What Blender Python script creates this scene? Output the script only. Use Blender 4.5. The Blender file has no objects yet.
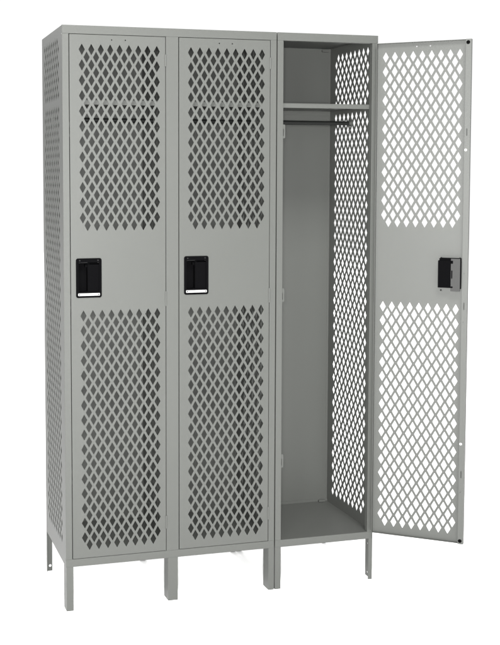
import bpy, bmesh, math
from mathutils import Vector, Matrix
from mathutils.geometry import delaunay_2d_cdt

I = 0.0254                                   # everything below is written in inches
S = bpy.context.scene
col = S.collection

# ------------------------------------------------------------------ camera
f_px, ppx, ppy = 1108.95, 164.05, 254.79     # focal length and principal point for a 500 x 645 frame
cpos = Vector((-25.971, -143.762, 58.211)) * I
yaw, pit, rol = 0.269256, -0.069454, -0.001673
F = Vector((math.sin(yaw) * math.cos(pit), math.cos(yaw) * math.cos(pit), math.sin(pit)))
R0 = Vector((math.cos(yaw), -math.sin(yaw), 0)); U0 = R0.cross(F)
R = R0 * math.cos(rol) + U0 * math.sin(rol); U = -R0 * math.sin(rol) + U0 * math.cos(rol)
cd = bpy.data.cameras.new('camera'); cam = bpy.data.objects.new('camera', cd); col.objects.link(cam)
m = Matrix((R, U, -F)).transposed().to_4x4(); m.translation = cpos
cam.matrix_world = m
cd.sensor_fit = 'HORIZONTAL'; cd.sensor_width = 36
cd.lens = f_px * 36 / 500
cd.shift_x = (250 - ppx) / 500
cd.shift_y = (ppy - 322.5) / 500
cd.clip_start = 0.05; cd.clip_end = 500
S.camera = cam

# ------------------------------------------------------------------ light: white surround, a front lamp and added fill lamps
w = bpy.data.worlds.new('World'); S.world = w; w.use_nodes = True
bg = w.node_tree.nodes['Background']; bg.inputs[0].default_value = (1, 1, 1, 1); bg.inputs[1].default_value = 1.08
def area_lamp(name, loc, target, size, power):
    l = bpy.data.lights.new(name, 'AREA'); l.shape = 'RECTANGLE'; l.size = size[0]; l.size_y = size[1]; l.energy = power
    l.color = (1.0, 1.0, 0.99)
    o = bpy.data.objects.new(name, l); col.objects.link(o); o.location = loc
    o.rotation_euler = (Vector(target) - Vector(loc)).to_track_quat('-Z', 'Y').to_euler()
area_lamp('front_softbox', (-2.9, -4.9, 1.9), (0.55, 0.2, 1.0), (1.6, 2.6), 230)
area_lamp('interior_fill', (-0.66, -3.74, 1.52), (0.55, 0.2, 0.85), (0.3, 0.3), 335)  # added lamp beside the camera, lifts the locker interiors
area_lamp('overhead_fill', (0.2, -3.9, 5.9), (0.6, 0.2, 0.4), (2.2, 1.6), 700)  # added lamp, brightens the bottom pan of the open bay
area_lamp('rear_floor_fill', (0.6, 16.0, 6.3), (0.55, 0.3, 0.0), (7.0, 1.6), 1800)  # added lamp behind the bank, washes shade off the floor under it
S.view_settings.view_transform = 'Standard'; S.view_settings.look = 'None'
S.view_settings.exposure = 0; S.view_settings.gamma = 1

# ------------------------------------------------------------------ materials
def mat(name, color, rough=.5, metal=0, spec=.3, grain=0.0, bump=0.0, scale=300):
    mt = bpy.data.materials.new(name); mt.use_nodes = True
    nt = mt.node_tree; b = nt.nodes['Principled BSDF']
    b.inputs['Base Color'].default_value = (*color, 1); b.inputs['Roughness'].default_value = rough
    b.inputs['Metallic'].default_value = metal; b.inputs['Specular IOR Level'].default_value = spec
    if grain or bump:
        tc = nt.nodes.new('ShaderNodeTexCoord'); n = nt.nodes.new('ShaderNodeTexNoise')
        n.inputs['Scale'].default_value = scale; n.inputs['Detail'].default_value = 3
        nt.links.new(tc.outputs['Object'], n.inputs['Vector'])
        if grain:
            mx = nt.nodes.new('ShaderNodeMix'); mx.data_type = 'RGBA'
            n2 = nt.nodes.new('ShaderNodeTexNoise'); n2.inputs['Scale'].default_value = 3.5; n2.inputs['Detail'].default_value = 2
            nt.links.new(tc.outputs['Object'], n2.inputs['Vector'])
            mx.inputs[6].default_value = (*[c * (1 - grain) for c in color], 1)
            mx.inputs[7].default_value = (*[c * (1 + grain) for c in color], 1)
            nt.links.new(n2.outputs['Fac'], mx.inputs[0]); nt.links.new(mx.outputs[2], b.inputs['Base Color'])
        if bump:
            bp = nt.nodes.new('ShaderNodeBump'); bp.inputs['Strength'].default_value = bump; bp.inputs['Distance'].default_value = .0004
            nt.links.new(n.outputs['Fac'], bp.inputs['Height']); nt.links.new(bp.outputs['Normal'], b.inputs['Normal'])
    return mt
PAINT = mat('grey_paint', (.0448, .0465, .0430), .48, 0, .3, .03, .15, 500)
BLACK = mat('black_plastic', (.0020, .0020, .0022), .6, 0, 0, 0, .1, 700)
RUBBER = mat('black_rubber', (.002, .002, .002), .8, 0, 0)
SILVER = mat('brushed_aluminium', (.26, .26, .255), .5, .1, .3)
ROD = mat('dark_steel', (.006, .0065, .006), .5, .0, .15)
ZINC = mat('zinc_plated_steel', (.027, .027, .0265), .5, 0, .1)
HOLE_WHITE = mat('hole_white', (.6, .6, .58), .5)  # brightness seen through the lip holes, put into a disc colour
SCREW = mat('dark_screw', (.006, .006, .006), .5, 0, .1)
WHITE = mat('white_floor_paint', (.95, .95, .95), .9, 0, .1)

# ------------------------------------------------------------------ mesh helpers (inches)
class MB:
    def __init__(s): s.bm = bmesh.new()
    def box(s, x0, x1, y0, y1, z0, z1, M=None):
        r = bmesh.ops.create_cube(s.bm, size=1)['verts']
        T = Matrix.Translation(((x0 + x1) / 2, (y0 + y1) / 2, (z0 + z1) / 2)) @ Matrix.Diagonal((x1 - x0, y1 - y0, z1 - z0, 1))
        bmesh.ops.transform(s.bm, matrix=(M or Matrix()) @ T, verts=r); return s
    def cyl(s, p0, p1, r, seg=20, r2=None):
        p0, p1 = Vector(p0), Vector(p1); d = p1 - p0
        v = bmesh.ops.create_cone(s.bm, cap_ends=True, segments=seg, radius1=r, radius2=r if r2 is None else r2, depth=d.length)['verts']
        bmesh.ops.transform(s.bm, matrix=Matrix.Translation((p0 + p1) / 2) @ d.to_track_quat('Z', 'Y').to_matrix().to_4x4(), verts=v); return s
    def sheet(s, outer, holes, place, t):
        """flat sheet of thickness t with through holes; outline and holes are 2-D loops, place(u, v, w) gives the 3-D point"""
        pts = [Vector(p) for p in outer]; faces = [list(range(len(outer)))]
        for h in holes:
            faces.append(list(range(len(pts), len(pts) + len(h)))); pts += [Vector(p) for p in h]
        vo, eo, fo, _, _, of = delaunay_2d_cdt(pts, [], faces, 1, 1e-6)
        keep = [fc for fc, o in zip(fo, of) if o == [0] or (0 in o and len(o) == 1)]
        a = [s.bm.verts.new(place(p.x, p.y, 0)) for p in vo]; b = [s.bm.verts.new(place(p.x, p.y, t)) for p in vo]
        cnt = {}
        for fc in keep:
            s.bm.faces.new([a[i] for i in fc]); s.bm.faces.new([b[i] for i in reversed(fc)])
            for i in range(len(fc)):
                e = (fc[i], fc[(i + 1) % len(fc)])
                if (e[1], e[0]) in cnt: del cnt[(e[1], e[0])]
                else: cnt[e] = 1
        for i, j in cnt: s.bm.faces.new([a[j], a[i], b[i], b[j]])
        loose = [v for v in a + b if not v.link_faces]
        bmesh.ops.delete(s.bm, geom=loose, context='VERTS')
        return s
    def build(s, name, m, parent=None, bevel=0.0, smooth=False):
        bmesh.ops.recalc_face_normals(s.bm, faces=s.bm.faces)
        bmesh.ops.transform(s.bm, matrix=Matrix.Scale(I, 4), verts=s.bm.verts)
        me = bpy.data.meshes.new(name); s.bm.to_mesh(me); s.bm.free(); me.materials.append(m)
        o = bpy.data.objects.new(name, me); col.objects.link(o); o.parent = parent
        if smooth: me.shade_smooth()
        if bevel:
            bv = o.modifiers.new('bevel', 'BEVEL'); bv.width = bevel * I; bv.segments = 2; bv.limit_method = 'ANGLE'
            bv.harden_normals = True
        return o
def diamond(cx, cz, hw, hh):
    k = .10
    P = []
    for (ax, az), (bx, bz), (cx_, cz_) in (((0, -1), (1, 0), (0, 1)), ((1, 0), (0, 1), (-1, 0)), ((0, 1), (-1, 0), (0, -1)), ((-1, 0), (0, -1), (1, 0))):
        # blunt each tip with three points
        for q in ((ax * k + bx * (1 - k), az * k + bz * (1 - k)), (bx * (1 - k * .35), bz * (1 - k * .35)), (cx_ * k + bx * (1 - k), cz_ * k + bz * (1 - k))):
            P.append((cx + q[0] * hw, cz + q[1] * hh))
    return P
def circle(cx, cz, r, n=12): return [(cx + r * math.cos(2 * math.pi * i / n), cz + r * math.sin(2 * math.pi * i / n)) for i in range(n)]
def rect(x0, x1, z0, z1): return [(x0, z0), (x1, z0), (x1, z1), (x0, z1)]
def rrect(x0, x1, z0, z1, r, n=5):
    P = []
    for cx, cz, a0 in ((x1 - r, z0 + r, -90), (x1 - r, z1 - r, 0), (x0 + r, z1 - r, 90), (x0 + r, z0 + r, 180)):
        for i in range(n + 1):
            a = math.radians(a0 + 90 * i / n); P.append((cx + r * math.cos(a), cz + r * math.sin(a)))
    return P

# ------------------------------------------------------------------ dimensions
L, T, D = 6.03, 78.03, 16.2                  # leg height, top of the body, depth
ZB, ZT = 7.07, 76.93                         # bottom and top of the door openings
J = .87                                      # face width of an upright
X0, X1, X2, X2b, X3 = 0.0, 14.87, 29.75, 29.90, 44.96
BAYS = [(X0, X1), (X1, X2), (X2b, X3)]

# ------------------------------------------------------------------ the floor
fl = bmesh.new(); bmesh.ops.create_grid(fl, x_segments=4, y_segments=4, size=120)
me = bpy.data.meshes.new('floor'); fl.to_mesh(me); fl.free(); me.materials.append(WHITE)
o = bpy.data.objects.new('floor', me); col.objects.link(o); o['kind'] = 'structure'

# ------------------------------------------------------------------ the locker bank
bank = bpy.data.objects.new('locker_bank', None); col.objects.link(bank); bank.empty_display_size = .1
bank['label'] = 'grey steel bank of three tall ventilated lockers on legs, diamond perforated, right door standing open'
bank['category'] = 'lockers'

# frames: left one carries two bays, right one carries the open bay
FD = .9
def upright(b, x0, x1): b.box(x0, x1, 0, FD, ZB, ZT)
b = MB(); b.box(X0, X2, 0, FD, ZT, T); b.box(X0, X2, 0, FD, L, ZB)
upright(b, X0, X0 + J); upright(b, X1 - J, X1 + J); upright(b, X2 - J, X2)
b.build('frame', PAINT, bank, .035)
b = MB(); b.box(X2b, X3, 0, FD, ZT, T); b.box(X2b, X3, 0, FD, L, ZB)
upright(b, X2b, X2b + J); upright(b, X3 - J, X3)
b.build('frame', PAINT, bank, .035)

# perforated sides and partitions
P, HW, HH = 1.44, .435, .76
def side(name, x, flip, rail=0):
    holes = []
    for r in range(68):
        z = 76.2 - r
        if r == 8: continue
        front = (r % 2 == 0) != flip             # row that holds the hole nearest the front
        for k in range(8):
            holes.append(diamond(3.12 + P * k + (0 if front else P / 2), z, .455, .69))
    b = MB(); b.sheet(rect(FD, D, L + .02, T - .02), holes, lambda u, v, w: Vector((x + w, u, v)), .06)
    if rail: b.box(min(x, x + rail), max(x, x + rail), FD + .01, D, L, L + .95)
    return b.build(name, PAINT, bank)
side('side_panel', X0 + .02, True)
side('partition', X1 - .03, True)
side('side_panel', X2 - .08, False)
side('side_panel', X2b + .02, True)
side('side_panel', X3 - .08, False)

DOOR_W = 12.95
for bi, (xa, xb) in enumerate(BAYS):
    il, ir = xa + (.031 if bi == 1 else .081), xb - (.031 if bi == 0 else .081)
    # back panel with folded edges
    b = MB(); b.box(il, ir, D - .1, D - .02, L + .1, T - .101)
    b.box(il, il + .55, D - .16, D - .1, ZB, T - .101); b.box(ir - .3, ir, D - .16, D - .1, ZB, T - .101)
    b.build('back_panel', PAINT, bank, .02)
    b = MB(); b.box(il, ir, FD - .01, D - .02, T - .1, T - .02); b.build('top_panel', PAINT, bank)
    b = MB(); b.box(il, ir, FD + .005, D - .17, ZB - .12, ZB - .03); b.box(il, ir, D - .26, D - .17, ZB - .03, ZB + .35)
    b.build('bottom_panel', PAINT, bank, .02)
    # shelf: pan with a deep front flange
    b = MB(); b.box(il, ir, .96, D - .2, 68.40, 68.48); b.box(il, ir, .96, 1.05, 67.84, 68.40); b.box(il, ir, 1.05, 1.35, 67.84, 67.92)
    b.box(il, il + .06, 1.4, D - .2, 67.8, 68.40); b.box(ir - .06, ir, 1.4, D - .2, 67.8, 68.40); b.box(il + .06, ir - .06, D - .28, D - .2, 67.8, 68.40)
    b.build('shelf', PAINT, bank, .02)
    b = MB(); b.cyl((il + .05, 8.45, 66.22), (ir - .05, 8.45, 66.18), .30); b.build('coat_rod', ROD, bank)
    for s_, x in ((1, il), (-1, ir)):
        b = MB(); b.box(min(x, x + s_ * .08), max(x, x + s_ * .08), 8.05, 8.85, 65.75, 66.8); b.cyl((x + s_ * .08, 8.45, 66.22), (x + s_ * .4, 8.45, 66.22), .33)
        b.box(min(x + s_ * .08, x + s_ * .35), max(x + s_ * .08, x + s_ * .35), 8.3, 8.6, 65.1, 65.3)
        b.build('rod_bracket', PAINT, bank, .015)
    for z in (T - .62, ZB + .02):
        b = MB(); b.box(ir - 1.6, ir - .55, D - .75, D - .3, z, z + .28); b.cyl((ir - 1.08, D - .52, z - .05), (ir - 1.08, D - .52, z), .12, 10)
        b.build('corner_bracket', PAINT, bank, .03)
    # latch strikes on the left jamb
    for z in (64.55, 41.8, 18.3):
        b = MB(); b.sheet(rrect(xa + J - .02, xa + J + .42, z - .95, z + .95, .12, 4), [rect(xa + J + .06, xa + J + .22, z - .62, z + .35)],
                          lambda u, v, w: Vector((u, .35 + w, v)), .09)
        b.box(xa + J + .34, xa + J + .42, .44, .75, z - .6, z + .6)
        b.build('latch_strike', PAINT, bank)

# ------------------------------------------------------------------ legs (folded steel)
def leg(x0, x1, y0, y1, side_at, hole=None, back=False):
    t = .09; b = MB()
    ff = [] if hole is None or hole[0] != 'front' else [circle(hole[1], hole[2], .2)]
    if back: b.sheet(rect(x0, x1, 0, L), ff, lambda u, v, w: Vector((u, y1 - w, v)), t)
    else: b.sheet(rect(x0, x1, 0, L), ff, lambda u, v, w: Vector((u, y0 + w, v)), t)
    for sx in side_at:
        hs = [circle(hole[1], hole[2], .17), circle(hole[1], hole[2] + 4.3, .14)] if hole and hole[0] == 'side' else []
        ya, yb = (y0, y1 - t) if back else (y0 + t, y1)
        b.sheet(rect(ya, yb, 0, L), hs, lambda u, v, w: Vector((sx + w, u, v)), t)
    b.build('leg', PAINT, bank)
def rear_angle(x0, x1):                      # angle leg bolted to the outside of the back panel
    MB().box(x0, x1, D + .36, D + .45, 0, L + 4).box(x0, x0 + .09, D - .015, D + .36, L + .3, L + 4).build('leg', PAINT, bank)
leg(.05, 1.0, .02, 1.9, (.05,))
leg(14.22, 15.62, .02, 2.1, (14.22, 15.53))
leg(28.92, X2, .02, 2.1, (28.92,))
leg(X2b, 30.77, .02, 2.1, (X2b,))
leg(44.35, X3 - .02, .02, 2.1, (X3 - .11,), ('side', 1.45, .55))
leg(.02, .85, D - .4, D, (.02,), ('front', .52, .75), True)
rear_angle(14.4, 15.3)
rear_angle(28.95, X2 - .02)
rear_angle(X2b, 30.75)
rear_angle(44.3, X3 - .02)

# ------------------------------------------------------------------ doors; origin at the hinge edge, the door runs to -x, face at y = 0
ZD0, ZD1 = ZB + .07, ZT - .07
def make_door():
    W = DOOR_W; px = 1.267
    lat = -W                                   # latch edge
    holes = []
    first = -11.30
    for z0, n in ((74.92, 24), (39.92, 32)):
        for r in range(n):
            z = z0 - r * 1.0
            for k in range(9 if r % 2 == 0 else 8):
                holes.append(diamond(first + px * k + (0 if r % 2 == 0 else px / 2), z, .418, .752))
    for x in (-5.45, -7.3): holes.append(circle(x, 76.25, .09, 8))
    hx0, hx1, hz0, hz1 = lat + .66, lat + 4.12, 42.34, 47.58          # the handle pan
    holes.append(rect(hx0 + .3, hx1 - .3, hz0 + .75, hz1 - .5))
    b = MB(); b.sheet(rect(lat, 0, ZD0, ZD1), holes, lambda u, v, w: Vector((u, w, v)), .06)
    # folded edges
    b.box(lat, lat + .06, .061, .80, ZD0, ZD1); b.box(-.06, 0, .061, .62, ZD0, ZD1)
    b.box(lat + .061, -.061, .061, .55, ZD1 - .06, ZD1); b.box(lat + .061, -.061, .061, .55, ZD0, ZD0 + .06)
    slots = [rrect(lat + .36, lat + .52, z - .5, z + .5, .07, 3) for z in (64.3, 40.5, 17.0)]
    dots = [circle(lat + .5, z, .06, 8) for z in (45.0, 38.3, 14.5)]
    b.sheet(rect(lat + .061, lat + .76, ZD0, ZD1), slots + dots, lambda u, v, w: Vector((u, .74 + w, v)), .06)
    door = b.build('door', PAINT, bank)
    # recessed black handle pan: rim, pocket and the lift tab
    b = MB()
    b.sheet(rrect(hx0, hx1, hz0, hz1, .28), [rrect(hx0 + .34, hx1 - .34, hz0 + .8, hz1 - .55, .12, 3)], lambda u, v, w: Vector((u, -.11 + w, v)), .10)
    pxa, pxb, pza, pzb = hx0 + .34, hx1 - .34, hz0 + .8, hz1 - .55
    d = .95
    b.box(pxa - .03, pxa, -.03, d, pza, pzb); b.box(pxb, pxb + .03, -.03, d, pza, pzb)
    b.box(pxa, pxb, -.03, d, pza - .03, pza); b.box(pxa, pxb, -.03, d, pzb, pzb + .03)
    b.box(pxa - .03, pxb + .03, d, d + .04, pza - .03, pzb + .03)
    b.build('recessed_handle', BLACK, door, .015)
    b = MB(); cx = (hx0 + hx1) / 2
    b.sheet(rrect(cx - .16, cx + .16, pzb - 1.15, pzb - .02, .08, 3), [circle(cx, pzb - .85, .07, 8)], lambda u, v, w: Vector((u, .25 + w, v)), .07)
    b.build('latch_tab', BLACK, door, .01)
    b = MB(); b.sheet(rrect(hx0 + .26, hx1 - .26, hz0 + .27, hz0 + .60, .08, 3), [], lambda u, v, w: Vector((u, -.16 + w, v)), .05); b.build('handle_plate', SILVER, door)
    for x in (hx0 + .42, hx1 - .42):
        MB().cyl((x, -.2, hz0 + .435), (x, -.155, hz0 + .435), .08, 12).build('screw', SCREW, door)
    for x in (hx0 + .5, hx1 - .5):
        MB().cyl((x, -.15, hz1 - .28), (x, -.105, hz1 - .28), .1, 12).build('screw', SCREW, door)
    # inside: black housing, grey latch cover, screws
    b = MB(); b.box(lat + 2.25, hx1 - .16, .062, 1.15, 43.0, 46.75); b.box(lat + 1.95, lat + 2.25, .3, 1.15, 46.35, 46.75); b.box(lat + 1.95, lat + 2.25, .3, 1.15, 43.0, 43.2)
    b.build('latch_housing', BLACK, door, .04)
    b = MB(); b.box(lat + .98, lat + 2.24, 1.0, 1.06, 42.55, 47.0); b.box(lat + .98, lat + 2.24, .07, .999, 46.985, 47.04); b.box(lat + .98, lat + 1.04, .82, 1.0, 42.55, 46.75)
    b.build('latch_cover', ZINC, door, .02)
    b = MB(); b.box(lat + .84, lat + .965, .82, 1.12, 42.9, 46.7); b.box(lat + 2.02, lat + 2.16, 1.062, 1.12, 44.3, 45.4); b.build('latch_bar', BLACK, door, .01)
    for x, z in ((lat + 3.7, 47.05), (lat + 1.15, 47.05), (lat + 3.7, 42.55)):
        MB().cyl((x, .062, z), (x, .2, z), .12, 12).build('screw', SCREW, door)
    for z in (ZD1 - .45, ZD0 + .45):
        MB().cyl((lat + .45, .80, z), (lat + .45, .9, z), .26, 20, .22).build('bumper', RUBBER, door)
    for z in (21.3, 61.9):
        MB().cyl((lat + .55, .80, z), (lat + .55, .84, z), .17, 14).build('hole_disc', HOLE_WHITE, door)  # white disc added where a through hole shows the bright background
    for z0, z1 in ((73.0, 74.55), (40.9, 42.9), (10.2, 12.0)):
        b = MB(); b.cyl((.045, .0, z0), (.045, .0, z1), .125, 14); b.build('hinge', PAINT, door)
    return door
door = make_door()
door.location = Vector((X1 - J - .09, 0, 0)) * I
door['label'] = 'closed left door'
def copy_part(o, parent):
    c = o.copy(); col.objects.link(c); c.parent = parent; return c
for loc, rz, lab in (((X2 - J - .09, 0, 0), 0, 'closed middle door'), ((44.82, -.16, 0), math.pi - .6824, 'right door standing open')):
    d2 = copy_part(door, bank); d2.location = Vector(loc) * I; d2.rotation_euler = (0, 0, rz); d2['label'] = lab
    for ch in list(door.children): copy_part(ch, d2)
